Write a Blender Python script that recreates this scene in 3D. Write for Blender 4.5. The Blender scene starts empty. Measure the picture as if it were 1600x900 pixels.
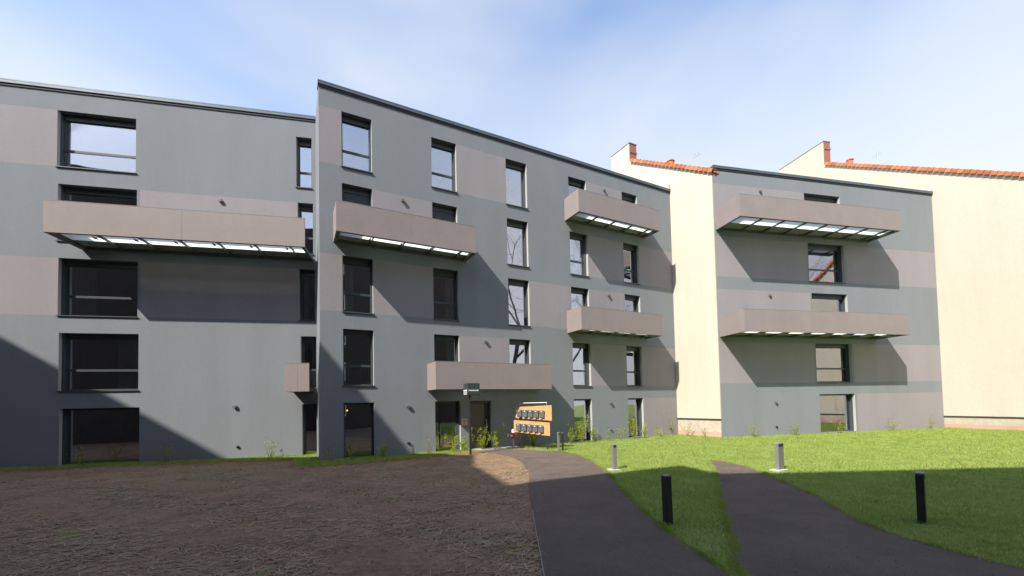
import bpy, math, random
import numpy as np
from mathutils import Vector, Matrix
R = math.radians
random.seed(7); rng = np.random.default_rng(7)
scene = bpy.context.scene
col = scene.collection

# ------------------------------------------------------------------ camera
CAM_Z = 2.03
cd = bpy.data.cameras.new('camera'); cam = bpy.data.objects.new('camera', cd); col.objects.link(cam)
cd.sensor_fit = 'HORIZONTAL'; cd.sensor_width = 36.0
cd.lens = 36.0 * 651.22 / 1600
cd.shift_y = (609.23 - 450) / 1600
cd.clip_start = 0.05; cd.clip_end = 2000
cam.matrix_world = Matrix.Translation((0, 0, CAM_Z)) @ Matrix.Rotation(R(90) + 0.0333, 4, 'X') @ Matrix.Rotation(-0.021, 4, 'Z')
scene.camera = cam
scene.render.resolution_x = 1024; scene.render.resolution_y = 576

# ------------------------------------------------------------------ light
SUN = Vector((-1.918, -2.345, 2.91)).normalized()
sd = bpy.data.lights.new('sun', 'SUN'); sun = bpy.data.objects.new('sun', sd); col.objects.link(sun)
sd.energy = 5.0; sd.angle = R(0.55); sd.color = (1.0, 0.93, 0.82)
sun.rotation_euler = (-SUN).to_track_quat('-Z', 'Y').to_euler()
sun.location = SUN * 60

world = bpy.data.worlds.new('World'); scene.world = world; world.use_nodes = True
nt = world.node_tree; nt.nodes.clear()
def wn(t, **k):
    n = nt.nodes.new(t)
    for a, b in k.items(): setattr(n, a, b)
    return n
out = wn('ShaderNodeOutputWorld'); bg = wn('ShaderNodeBackground')
sky = wn('ShaderNodeTexSky'); sky.sky_type = 'NISHITA'; sky.sun_disc = False
sky.sun_elevation = math.asin(SUN.z); sky.sun_rotation = math.atan2(SUN.x, SUN.y)
sky.air_density = 1.3; sky.dust_density = 1.2; sky.ozone_density = 1.6
tc = wn('ShaderNodeTexCoord'); mp = wn('ShaderNodeMapping'); mp.inputs['Scale'].default_value = (1.1, 1.1, 2.6)
mp.inputs['Location'].default_value = (7.7, 0.2, 3.3)
nz = wn('ShaderNodeTexNoise'); nz.inputs['Scale'].default_value = 0.95; nz.inputs['Detail'].default_value = 4.5; nz.inputs['Roughness'].default_value = 0.46; nz.inputs['Distortion'].default_value = 0.25
rmp = wn('ShaderNodeValToRGB'); rmp.color_ramp.elements[0].position = 0.40; rmp.color_ramp.elements[1].position = 0.68
mix = wn('ShaderNodeMix', data_type='RGBA'); mix.inputs['B'].default_value = (10.2, 10.4, 10.7, 1)
mul = wn('ShaderNodeMath', operation='MULTIPLY'); mul.inputs[1].default_value = 0.8
boost = wn('ShaderNodeMix', data_type='RGBA', blend_type='MULTIPLY'); boost.inputs['Factor'].default_value = 1; boost.inputs['B'].default_value = (2.75, 2.9, 3.15, 1)
nt.links.new(tc.outputs['Generated'], mp.inputs['Vector']); nt.links.new(mp.outputs[0], nz.inputs['Vector'])
nt.links.new(nz.outputs['Fac'], rmp.inputs[0]); nt.links.new(rmp.outputs[0], mul.inputs[0]); 
sep = wn('ShaderNodeSeparateXYZ'); nt.links.new(tc.outputs['Generated'], sep.inputs[0])
hz = wn('ShaderNodeMapRange'); hz.inputs['From Min'].default_value = 0.72; hz.inputs['From Max'].default_value = 0.30; hz.inputs['To Min'].default_value = 0.0; hz.inputs['To Max'].default_value = 0.7; hz.interpolation_type = 'SMOOTHSTEP'
nt.links.new(sep.outputs[2], hz.inputs['Value'])
# thin cloud veil plus paler haze towards the horizon, all round: 1-(1-a)(1-b)
i1 = wn('ShaderNodeMath', operation='SUBTRACT'); i1.inputs[0].default_value = 1; i2 = wn('ShaderNodeMath', operation='SUBTRACT'); i2.inputs[0].default_value = 1; i3 = wn('ShaderNodeMath', operation='MULTIPLY'); i4 = wn('ShaderNodeMath', operation='SUBTRACT'); i4.inputs[0].default_value = 1
nt.links.new(mul.outputs[0], i1.inputs[1]); nt.links.new(hz.outputs[0], i2.inputs[1]); nt.links.new(i1.outputs[0], i3.inputs[0]); nt.links.new(i2.outputs[0], i3.inputs[1]); nt.links.new(i3.outputs[0], i4.inputs[1])
nt.links.new(i4.outputs[0], mix.inputs['Factor'])
nt.links.new(sky.outputs[0], boost.inputs['A']); nt.links.new(boost.outputs['Result'], mix.inputs['A'])
nt.links.new(mix.outputs['Result'], bg.inputs[0]); bg.inputs[1].default_value = 0.06
nt.links.new(bg.outputs[0], out.inputs[0])

vs = scene.view_settings; vs.view_transform = 'Standard'; vs.look = 'None'; vs.gamma = 1; vs.use_curve_mapping = False
vs.exposure = 0.65

# ------------------------------------------------------------------ materials
MATS = {}
def mat(name, base, rough=0.8, var=0.0, vscale=3.0, bump=0.0, bscale=60.0, metal=0.0, spec=0.4, col2=None, detail=5, streak=False):
    if name in MATS: return MATS[name]
    m = bpy.data.materials.new(name); m.use_nodes = True; n = m.node_tree; b = n.nodes['Principled BSDF']
    b.inputs['Roughness'].default_value = rough; b.inputs['Metallic'].default_value = metal; b.inputs['Specular IOR Level'].default_value = spec
    b.inputs['Base Color'].default_value = (*base, 1)
    geo = n.nodes.new('ShaderNodeNewGeometry')
    if var or col2:
        mpn = n.nodes.new('ShaderNodeMapping'); n.links.new(geo.outputs['Position'], mpn.inputs['Vector'])
        if streak: mpn.inputs['Scale'].default_value = (1, 1, 0.22)
        t = n.nodes.new('ShaderNodeTexNoise'); t.inputs['Scale'].default_value = vscale; t.inputs['Detail'].default_value = detail; t.inputs['Roughness'].default_value = 0.62
        n.links.new(mpn.outputs[0], t.inputs['Vector'])
        r = n.nodes.new('ShaderNodeValToRGB'); n.links.new(t.outputs['Fac'], r.inputs[0])
        r.color_ramp.elements[0].position = 0.3; r.color_ramp.elements[1].position = 0.7
        c2 = col2 or tuple(min(1, c * (1 + var)) for c in base); c1 = base if col2 else tuple(c * (1 - var) for c in base)
        r.color_ramp.elements[0].color = (*c1, 1); r.color_ramp.elements[1].color = (*c2, 1)
        n.links.new(r.outputs[0], b.inputs['Base Color'])
    if bump:
        t2 = n.nodes.new('ShaderNodeTexNoise'); t2.inputs['Scale'].default_value = bscale; t2.inputs['Detail'].default_value = 4
        n.links.new(geo.outputs['Position'], t2.inputs['Vector'])
        bp = n.nodes.new('ShaderNodeBump'); bp.inputs['Strength'].default_value = bump; bp.inputs['Distance'].default_value = 0.02
        n.links.new(t2.outputs['Fac'], bp.inputs['Height']); n.links.new(bp.outputs[0], b.inputs['Normal'])
    MATS[name] = m; return m

PAINT = mat('blue_grey_render', (0.208, 0.226, 0.247), 0.9, var=0.05, vscale=0.55, bump=0.5, bscale=70, spec=0.2, streak=True)
LILAC = mat('lilac_grey_render', (0.278, 0.262, 0.279), 0.9, var=0.04, vscale=0.7, bump=0.5, bscale=70, spec=0.2, streak=True)
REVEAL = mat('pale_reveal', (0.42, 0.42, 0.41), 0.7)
SHADEREV = mat('shaded_soffit', (0.07, 0.08, 0.085), 0.7)  # shade at the top of the window recess, put into the colour
FRAME = mat('anthracite_frame', (0.055, 0.068, 0.075), 0.45)
SHUT = mat('shutter_grey', (0.05, 0.057, 0.06), 0.55)
SILL = mat('sill_metal', (0.10, 0.115, 0.12), 0.4, metal=0.3)
COPE = mat('coping_metal', (0.10, 0.125, 0.145), 0.4, var=0.12, vscale=2, metal=0.3)
COPED = mat('coping_gap', (0.03, 0.035, 0.04), 0.7)
TAUPE = mat('taupe_panel', (0.255, 0.22, 0.215), 0.65, var=0.05, vscale=1.2, spec=0.3)
STEEL = mat('balcony_steel', (0.10, 0.115, 0.105), 0.6, var=0.15, vscale=4)
STEELP = mat('balcony_underside', (0.22, 0.245, 0.22), 0.7, var=0.12, vscale=3)
LAMPM = mat('lamp_grey', (0.13, 0.13, 0.125), 0.5)
ROOM = mat('room_plaster', (0.66, 0.64, 0.60), 0.9, var=0.08, vscale=1.5)
ROOMD = mat('room_dark', (0.40, 0.20, 0.15), 0.9, var=0.3, vscale=1.2)
CREAM = mat('cream_render', (0.545, 0.51, 0.43), 0.92, var=0.05, vscale=0.5, bump=0.2, bscale=50, spec=0.15, streak=True)
PLINTH = mat('plinth', (0.46, 0.41, 0.35), 0.9, var=0.12, vscale=4, bump=0.3, bscale=40)
TILE = mat('orange_tile', (0.50, 0.16, 0.065), 0.75, var=0.28, vscale=5)
ROOFF = mat('flat_roof', (0.16, 0.16, 0.16), 0.9, var=0.2, vscale=2)
WOOD = mat('larch_board', (0.58, 0.32, 0.13), 0.6, var=0.22, vscale=9, streak=False)
BOXM = mat('mailbox_grey', (0.095, 0.12, 0.135), 0.5)
WHITE = mat('white_paint', (0.78, 0.78, 0.76), 0.6)
RED = mat('red_enamel', (0.50, 0.03, 0.03), 0.4)
GALV = mat('galvanised', (0.42, 0.43, 0.43), 0.45, metal=0.4, var=0.1, vscale=20)
BLACKM = mat('black_powder', (0.022, 0.024, 0.026), 0.5, var=0.2, vscale=15)
GREYM = mat('grey_powder', (0.19, 0.185, 0.18), 0.55, var=0.08, vscale=12)
SIGNM = mat('dark_green_sign', (0.035, 0.055, 0.055), 0.4)
CONC = mat('concrete', (0.48, 0.46, 0.43), 0.9, var=0.15, vscale=8, bump=0.3, bscale=60)
BRASS = mat('tan_plaque', (0.56, 0.44, 0.27), 0.5)
DOORM = mat('door_brown', (0.10, 0.085, 0.062), 0.5, var=0.15, vscale=2)
CLOTH = mat('yellow_cloth', (0.62, 0.53, 0.30), 0.9)
CARD = mat('cardboard', (0.5, 0.36, 0.22), 0.9)
BARK = mat('bark', (0.09, 0.075, 0.06), 0.95, var=0.35, vscale=9)
STEM = mat('stem', (0.16, 0.11, 0.06), 0.9)
STRAW = mat('straw', (0.36, 0.265, 0.175), 0.9, var=0.35, vscale=3)
EDGE = mat('steel_edging', (0.25, 0.24, 0.23), 0.6, metal=0.3)

def wear(m, s1, s2, amt):
    n = m.node_tree; b = n.nodes['Principled BSDF']; src = b.inputs['Base Color'].links[0].from_socket; g = n.nodes.new('ShaderNodeNewGeometry'); cur = src
    for sc, zs, lo, hi in ((s1, 0.12, 1-amt, 1+amt*0.4), (s2, 1.0, 1-amt*0.8, 1+amt*0.8)):
        mp_ = n.nodes.new('ShaderNodeMapping'); mp_.inputs['Scale'].default_value = (1, 1, zs); t = n.nodes.new('ShaderNodeTexNoise'); t.inputs['Scale'].default_value = sc; t.inputs['Detail'].default_value = 6; t.inputs['Roughness'].default_value = 0.7
        mr = n.nodes.new('ShaderNodeMapRange'); mr.inputs['From Min'].default_value = 0.3; mr.inputs['From Max'].default_value = 0.7; mr.inputs['To Min'].default_value = lo; mr.inputs['To Max'].default_value = hi
        mx = n.nodes.new('ShaderNodeMix'); mx.data_type = 'RGBA'; mx.blend_type = 'MULTIPLY'; mx.inputs['Factor'].default_value = 1; cb = n.nodes.new('ShaderNodeCombineColor')
        n.links.new(g.outputs['Position'], mp_.inputs[0]); n.links.new(mp_.outputs[0], t.inputs['Vector']); n.links.new(t.outputs['Fac'], mr.inputs['Value'])
        for c in range(3): n.links.new(mr.outputs[0], cb.inputs[c])
        n.links.new(cur, mx.inputs['A']); n.links.new(cb.outputs[0], mx.inputs['B']); cur = mx.outputs['Result']
    n.links.new(cur, b.inputs['Base Color'])
wear(PAINT, 1.1, 9, 0.04); wear(LILAC, 1.1, 9, 0.045); wear(CREAM, 0.9, 5, 0.05); wear(TAUPE, 1.6, 9, 0.04)
def brick_mat(name, c1, c2, mortar, scale):
    m = bpy.data.materials.new(name); m.use_nodes = True; n = m.node_tree; b = n.nodes['Principled BSDF']; b.inputs['Roughness'].default_value = 0.9
    t = n.nodes.new('ShaderNodeTexBrick'); t.inputs['Scale'].default_value = scale
    t.inputs['Color1'].default_value = (*c1, 1); t.inputs['Color2'].default_value = (*c2, 1); t.inputs['Mortar'].default_value = (*mortar, 1)
    tc = n.nodes.new('ShaderNodeTexCoord'); sx = n.nodes.new('ShaderNodeSeparateXYZ'); cx = n.nodes.new('ShaderNodeCombineXYZ'); ad = n.nodes.new('ShaderNodeMath')
    n.links.new(tc.outputs['Object'], sx.inputs[0]); n.links.new(sx.outputs[0], ad.inputs[0]); n.links.new(sx.outputs[1], ad.inputs[1])
    n.links.new(ad.outputs[0], cx.inputs[0]); n.links.new(sx.outputs[2], cx.inputs[1]); n.links.new(cx.outputs[0], t.inputs['Vector']); n.links.new(t.outputs[0], b.inputs['Base Color'])
    return m
BRICK = brick_mat('chimney_brick', (0.33, 0.10, 0.06), (0.22, 0.07, 0.05), (0.30, 0.24, 0.2), 4)
BRICKK = brick_mat('red_brick', (0.055, 0.040, 0.036), (0.042, 0.034, 0.032), (0.055, 0.05, 0.048), 3)

def glass_mat(name, refl, tint=(0.55, 0.58, 0.57)):
    m = bpy.data.materials.new(name); m.use_nodes = True; n = m.node_tree; n.nodes.clear()
    o = n.nodes.new('ShaderNodeOutputMaterial'); mx = n.nodes.new('ShaderNodeMixShader'); tr = n.nodes.new('ShaderNodeBsdfTransparent'); gl = n.nodes.new('ShaderNodeBsdfGlossy')
    tr.inputs[0].default_value = (*tint, 1); gl.inputs['Roughness'].default_value = 0.0; gl.inputs[0].default_value = (0.93, 0.93, 1.0, 1)
    fr = n.nodes.new('ShaderNodeFresnel'); fr.inputs[0].default_value = 1.5; ad = n.nodes.new('ShaderNodeMath'); ad.operation = 'ADD'; ad.inputs[1].default_value = refl; ad.use_clamp = True
    n.links.new(fr.outputs[0], ad.inputs[0]); n.links.new(ad.outputs[0], mx.inputs[0]); n.links.new(tr.outputs[0], mx.inputs[1]); n.links.new(gl.outputs[0], mx.inputs[2]); n.links.new(mx.outputs[0], o.inputs[0])
    tn = n.nodes.new('ShaderNodeTexNoise'); tn.inputs['Scale'].default_value = 0.9; tn.inputs['Detail'].default_value = 1; g = n.nodes.new('ShaderNodeNewGeometry'); bp = n.nodes.new('ShaderNodeBump'); bp.inputs['Strength'].default_value = 0.12; bp.inputs['Distance'].default_value = 0.02
    n.links.new(g.outputs['Position'], tn.inputs['Vector']); n.links.new(tn.outputs['Fac'], bp.inputs['Height']); n.links.new(bp.outputs[0], gl.inputs['Normal'])
    return m
GLASS = glass_mat('window_glass', 0.34, (0.85, 0.88, 0.86))
def frosted():
    m = bpy.data.materials.new('frosted_floor_glass'); m.use_nodes = True; n = m.node_tree; n.nodes.clear()
    o = n.nodes.new('ShaderNodeOutputMaterial'); mx = n.nodes.new('ShaderNodeMixShader'); tr = n.nodes.new('ShaderNodeBsdfTransparent'); tl = n.nodes.new('ShaderNodeBsdfTranslucent')
    tr.inputs[0].default_value = (0.8, 0.85, 0.83, 1); tl.inputs[0].default_value = (0.88, 0.92, 0.89, 1); mx.inputs[0].default_value = 0.8
    n.links.new(tr.outputs[0], mx.inputs[1]); n.links.new(tl.outputs[0], mx.inputs[2]); n.links.new(mx.outputs[0], o.inputs[0]); return m
FROST = frosted()
def leaf_mat(name, c, c2, tr=0.35):
    m = bpy.data.materials.new(name); m.use_nodes = True; n = m.node_tree; n.nodes.clear()
    o = n.nodes.new('ShaderNodeOutputMaterial'); mx = n.nodes.new('ShaderNodeMixShader'); d = n.nodes.new('ShaderNodeBsdfDiffuse'); t = n.nodes.new('ShaderNodeBsdfTranslucent')
    g = n.nodes.new('ShaderNodeNewGeometry'); tn = n.nodes.new('ShaderNodeTexNoise'); tn.inputs['Scale'].default_value = 1.3; tn.inputs['Detail'].default_value = 6; tn.inputs['Roughness'].default_value = 0.7
    r = n.nodes.new('ShaderNodeValToRGB'); r.color_ramp.elements[0].color = (*c, 1); r.color_ramp.elements[1].color = (*c2, 1); r.color_ramp.elements[0].position = 0.3; r.color_ramp.elements[1].position = 0.7
    n.links.new(g.outputs['Position'], tn.inputs['Vector']); n.links.new(tn.outputs['Fac'], r.inputs[0]); n.links.new(r.outputs[0], d.inputs[0]); n.links.new(r.outputs[0], t.inputs[0])
    mx.inputs[0].default_value = tr; n.links.new(d.outputs[0], mx.inputs[1]); n.links.new(t.outputs[0], mx.inputs[2]); n.links.new(mx.outputs[0], o.inputs[0]); return m
LEAF = leaf_mat('spring_leaf', (0.25, 0.34, 0.035), (0.42, 0.49, 0.06))
LEAFD = leaf_mat('hedge_leaf', (0.06, 0.13, 0.02), (0.16, 0.26, 0.04))
TREELEAF = leaf_mat('tree_leaf', (0.04, 0.07, 0.02), (0.08, 0.12, 0.03))
BLADE = leaf_mat('grass_blade', (0.24, 0.345, 0.075), (0.41, 0.48, 0.14), 0.38)

def ground_mat(name, cols, scales, rough=0.95, bump=0.6, bscale=40):
    m = bpy.data.materials.new(name); m.use_nodes = True; n = m.node_tree; b = n.nodes['Principled BSDF']; b.inputs['Roughness'].default_value = rough; b.inputs['Specular IOR Level'].default_value = 0.15
    g = n.nodes.new('ShaderNodeNewGeometry'); last = None
    for i, s in enumerate(scales):
        t = n.nodes.new('ShaderNodeTexNoise'); t.inputs['Scale'].default_value = s; t.inputs['Detail'].default_value = 8; t.inputs['Roughness'].default_value = 0.7; n.links.new(g.outputs['Position'], t.inputs['Vector'])
        r = n.nodes.new('ShaderNodeValToRGB'); r.color_ramp.elements[0].position = 0.34; r.color_ramp.elements[1].position = 0.66
        r.color_ramp.elements[0].color = (*cols[i][0], 1); r.color_ramp.elements[1].color = (*cols[i][1], 1); n.links.new(t.outputs['Fac'], r.inputs[0])
        if last is None: last = r.outputs[0]
        else:
            mx = n.nodes.new('ShaderNodeMix'); mx.data_type = 'RGBA'; mx.inputs['Factor'].default_value = 0.5; n.links.new(last, mx.inputs['A']); n.links.new(r.outputs[0], mx.inputs['B']); last = mx.outputs['Result']
    n.links.new(last, b.inputs['Base Color'])
    t = n.nodes.new('ShaderNodeTexNoise'); t.inputs['Scale'].default_value = bscale; t.inputs['Detail'].default_value = 6; n.links.new(g.outputs['Position'], t.inputs['Vector'])
    bp = n.nodes.new('ShaderNodeBump'); bp.inputs['Strength'].default_value = bump; bp.inputs['Distance'].default_value = 0.03; n.links.new(t.outputs['Fac'], bp.inputs['Height']); n.links.new(bp.outputs[0], b.inputs['Normal'])
    return m
LAWN = ground_mat('lawn_soil', [((0.17, 0.22, 0.055), (0.25, 0.30, 0.09)), ((0.14, 0.18, 0.05), (0.27, 0.31, 0.10))], (0.7, 14))
SOIL = ground_mat('bare_soil', [((0.135, 0.088, 0.055), (0.37, 0.25, 0.155)), ((0.125, 0.085, 0.057), (0.29, 0.198, 0.126))], (0.9, 11), bump=0.9, bscale=24)
ASPH = ground_mat('path_asphalt', [((0.10, 0.080, 0.069), (0.20, 0.156, 0.13)), ((0.07, 0.057, 0.052), (0.24, 0.19, 0.162))], (0.8, 70), bump=0.9, bscale=90)

# ------------------------------------------------------------------ helpers
class MB:
    def __init__(s): s.v = []; s.f = []; s.m = []
    def quad(s, a, b, c, d, m=0):
        i = len(s.v); s.v += [a, b, c, d]; s.f.append((i, i+1, i+2, i+3)); s.m.append(m)
    def box(s, x0, x1, y0, y1, z0, z1, m=0):
        i = len(s.v)
        s.v += [(x0,y0,z0),(x1,y0,z0),(x1,y1,z0),(x0,y1,z0),(x0,y0,z1),(x1,y0,z1),(x1,y1,z1),(x0,y1,z1)]
        for q in ((0,3,2,1),(4,5,6,7),(0,1,5,4),(1,2,6,5),(2,3,7,6),(3,0,4,7)): s.f.append(tuple(i+k for k in q)); s.m.append(m)
        return s
    def prism(s, pts, z0, z1, m=0):
        n = len(pts); i = len(s.v); s.v += [(p[0], p[1], z0) for p in pts] + [(p[0], p[1], z1) for p in pts]
        s.f.append(tuple(range(i+n, i+2*n))); s.m.append(m); s.f.append(tuple(range(i+n-1, i-1, -1))); s.m.append(m)
        for k in range(n): s.f.append((i+k, i+(k+1) % n, i+n+(k+1) % n, i+n+k)); s.m.append(m)
        return s
    def tube(s, p0, p1, r0, r1=None, n=8, m=0, cap=True):
        r1 = r0 if r1 is None else r1; p0 = Vector(p0); p1 = Vector(p1); d = (p1 - p0).normalized()
        a = d.orthogonal().normalized(); b = d.cross(a); i = len(s.v)
        for p, r in ((p0, r0), (p1, r1)):
            for k in range(n): t = 2*math.pi*k/n; s.v.append(tuple(p + a*(r*math.cos(t)) + b*(r*math.sin(t))))
        for k in range(n): s.f.append((i+k, i+(k+1) % n, i+n+(k+1) % n, i+n+k)); s.m.append(m)
        if cap: s.f.append(tuple(range(i+n-1, i-1, -1))); s.m.append(m); s.f.append(tuple(range(i+n, i+2*n))); s.m.append(m)
        return s
    def build(s, name, mats, parent=None, bevel=0.0, loc=None, rz=0.0):
        me = bpy.data.meshes.new(name); me.from_pydata(s.v, [], s.f)
        for m in (mats if isinstance(mats, (list, tuple)) else [mats]): me.materials.append(m)
        me.polygons.foreach_set('material_index', s.m); me.update()
        o = bpy.data.objects.new(name, me); col.objects.link(o); o.parent = parent
        if loc is not None: o.location = loc
        o.rotation_euler.z = rz
        if bevel:
            bv = o.modifiers.new('bevel', 'BEVEL'); bv.width = bevel; bv.segments = 2; bv.limit_method = 'ANGLE'
        return o
def np_mesh(name, verts, nper, m, parent=None):
    """verts (N*nper,3): N separate polygons of nper corners"""
    me = bpy.data.meshes.new(name); N = len(verts) // nper
    me.vertices.add(len(verts)); me.vertices.foreach_set('co', np.asarray(verts, np.float32).ravel())
    me.loops.add(len(verts)); me.loops.foreach_set('vertex_index', np.arange(len(verts), dtype=np.int32))
    me.polygons.add(N); me.polygons.foreach_set('loop_start', np.arange(0, len(verts), nper, dtype=np.int32)); me.polygons.foreach_set('loop_total', np.full(N, nper, np.int32))
    me.materials.append(m); me.update(calc_edges=True); me.validate()
    o = bpy.data.objects.new(name, me); col.objects.link(o); o.parent = parent; return o
def tag(o, label, cat, group=None):
    o['label'] = label; o['category'] = cat
    if group: o['group'] = group
    return o
def kind(o, k, label=None):
    o['kind'] = k
    if label: o['label'] = label
    return o
def empty(name, loc=(0,0,0), rz=0.0):
    o = bpy.data.objects.new(name, None); col.objects.link(o); o.location = loc; o.rotation_euler.z = rz; o.empty_display_size = 0.3; return o
def inside(poly, x, y):
    r = np.zeros(len(x), bool); n = len(poly); j = n - 1
    for i in range(n):
        xi, yi = poly[i]; xj, yj = poly[j]
        c = ((yi > y) != (yj > y)) & (x < (xj - xi) * (y - yi) / ((yj - yi) or 1e-9) + xi); r ^= c; j = i
    return r
def smooth_poly(p, n=6):
    """Catmull-Rom through the points of an open line"""
    p = [Vector((*a, 0)) for a in p]; o = []
    for i in range(len(p) - 1):
        a, b, c, d = p[max(i-1, 0)], p[i], p[i+1], p[min(i+2, len(p)-1)]
        for k in range(n):
            t = k / n; q = 0.5 * ((2*b) + (c-a)*t + (2*a-5*b+4*c-d)*t*t + (-a+3*b-3*c+d)*t**3); o.append((q.x, q.y))
    o.append((p[-1].x, p[-1].y)); return o

# ------------------------------------------------------------------ the place: axes
TH = R(27.8); PM = Vector((-7.4026, 15.739, 0)); DM = Vector((math.cos(TH), math.sin(TH), 0)); NM = Vector((math.sin(TH), -math.cos(TH), 0))
TL = R(12.75); PL = Vector((0, 19.75, 0)); DL = Vector((math.cos(TL), math.sin(TL), 0)); NL = Vector((math.sin(TL), -math.cos(TL), 0))
def mw(u, o=0, z=0): return PM + DM*u + NM*o + Vector((0,0,z))
def lw(u, o=0, z=0): return PL + DL*u + NL*o + Vector((0,0,z))
TOPS = [2.2, 5.103, 8.003, 10.9, 13.80]; WH = 2.22; ROOFZ = 14.756

# ------------------------------------------------------------------ ground
kind(MB().box(-260, 260, -220, 260, -0.5, 0.0).build('ground', LAWN), 'structure')
path_r = smooth_poly([(-1.05, 18.95), (-0.2, 18.35), (0.75, 17.9), (1.6, 17.35), (2.4, 16.0), (2.69, 13.4), (2.55, 10.7), (2.36, 7.9), (2.34, 6.2), (2.42, 5.2), (2.4, 3.5), (2.4, -2.2)])
path_l = smooth_poly([(-1.95, 18.45), (-1.45, 17.75), (-0.75, 16.9), (-0.02, 15.7), (0.42, 12.9), (0.36, 9.9), (0.33, 7.0), (0.33, 5.5), (0.32, 3.0), (0.32, -2.2)])
PATH = path_r + path_l[::-1]
kind(MB().prism(PATH[::-1], 0.001, 0.034).build('path', ASPH), 'structure')
pad_r = smooth_poly([(6.5, 13.9), (6.75, 13.6), (6.9, 12.6), (6.75, 11.4), (6.1, 8.4), (5.5, 6.4), (5.9, 4.6), (7.2, 2.4), (7.2, -2.2)])
pad_l = smooth_poly([(6.5, 13.9), (6.25, 13.4), (5.8, 12.2), (5.3, 11.0), (4.0, 8.1), (3.0, 5.8), (2.6, 4.9), (2.42, 3.0), (2.42, -2.2)])
PAD = pad_r + pad_l[::-1][:-1]
kind(MB().prism(PAD[::-1], 0.001, 0.030).build('side_path', ASPH), 'structure')
VERGE0 = [(-27, 12.0), (-19.12, 14.9), (-13.44, 16.0), (-8.6, 16.6), (-7.5, 14.8), (-6.48, 14.6), (-4.73, 15.6), (-2.63, 17.1), (-1.4, 18.1), (-1, 20), (-30, 20)]
# soil field: uneven grid that runs under the path
nx, ny = 380, 270
gx = np.linspace(-30, 0.9, nx); gy = np.linspace(-2.2, 19.2, ny); X, Y = np.meshgrid(gx, gy)
Z = np.where(inside(VERGE0, X.ravel(), Y.ravel()).reshape(X.shape), 0.0, 0.012 + 0.006*np.sin(X*2.1+np.cos(Y*1.7)*2) + 0.005*np.sin(Y*2.9+X*1.3) + rng.uniform(-0.007, 0.010, X.shape))
vv = np.stack([X, Y, Z], -1).reshape(-1, 3).tolist(); ff = [(j*nx+i, j*nx+i+1, (j+1)*nx+i+1, (j+1)*nx+i) for j in range(ny-1) for i in range(nx-1)]
me = bpy.data.meshes.new('soil'); me.from_pydata(vv, [], ff); me.materials.append(SOIL)
for p_ in me.polygons: p_.use_smooth = True
soil = bpy.data.objects.new('soil', me); col.objects.link(soil); kind(soil, 'structure')
# grass verge along the walls
def w2(v): return (v.x, v.y)
VERGE = [w2(lw(-27, -0.2)), w2(lw(-8.6, -0.2)), w2(mw(0.1, -0.2)), w2(mw(5.4, -0.2)), w2(mw(6.1, -0.2)), (-1.95, 18.5), (-1.4, 17.82), (-2.63, 16.85), (-4.73, 15.35), (-6.48, 14.3), (-7.6, 14.55), (-8.6, 16.3), (-13.44, 15.75), (-19.12, 14.6), (-26, 13.0)]
kind(MB().prism(VERGE[::-1], 0.0, 0.028).build('grass_verge', LAWN), 'structure')
kind(MB().prism([w2(mw(6.05, -0.05)), w2(mw(6.1, 0.62)), w2(mw(8.5, 0.62)), w2(mw(8.5, -0.05))], 0.0, 0.05).build('entrance_slab', CONC), 'structure')
ed = MB()
for a, b in zip(path_l[34:-1], path_l[35:]):
    d = (Vector((*b, 0)) - Vector((*a, 0))).normalized(); nrm = Vector((d.y, -d.x, 0)) * 0.007
    A = Vector((*a, 0)); B = Vector((*b, 0)) + d*0.002
    ed.prism([w2(A-nrm), w2(A+nrm), w2(B+nrm), w2(B-nrm)][::-1], 0.0, 0.042)
ed = ed.build('path_edging', EDGE); kind(ed, 'structure')

def blades(n, region, hmin, hmax, w, excl, near=None):
    x0, x1, y0, y1 = region; x = rng.uniform(x0, x1, n); y = rng.uniform(y0, y1, n)
    if near is not None:
        keep = rng.random(n) < np.clip((near / np.hypot(x, y))**1.3, 0.05, 1); x, y = x[keep], y[keep]
    for inc, poly in excl:
        m = inside(poly, x, y); m = m if inc else ~m; x, y = x[m], y[m]
    n = len(x); a = rng.uniform(0, 2*np.pi, n); h = rng.uniform(hmin, hmax, n) * (0.75 + 0.5*(np.sin(x*1.7)*np.sin(y*2.3)*0.5+0.5)); ww = w * (0.7 + np.hypot(x, y) / 11)
    lx, ly = rng.normal(0, 0.5, n)*h, rng.normal(0, 0.5, n)*h
    dx, dy = np.cos(a)*ww, np.sin(a)*ww; z = np.zeros(n)
    V = np.empty((n, 3, 3)); V[:, 0] = np.stack([x-dx, y-dy, z], 1); V[:, 1] = np.stack([x+dx, y+dy, z], 1); V[:, 2] = np.stack([x+lx, y+ly, h], 1)
    return V.reshape(-1, 3)
LAWNP = path_r + [(7.5, -2.2), (34, -2.2), (34, 22.0), w2(lw(27, 0.02)), w2(lw(11.4, 0.02)), w2(mw(19.4, 0.02)), w2(mw(8.6, 0.02))]
gv = blades(900000, (-1.5, 28, 3.5, 26), 0.03, 0.065, 0.0045, [(True, LAWNP), (False, PAD), (False, PATH)], near=9)
kind(np_mesh('lawn_grass', gv, 3, BLADE), 'stuff', 'short mown green lawn beside the dark path')
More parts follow.
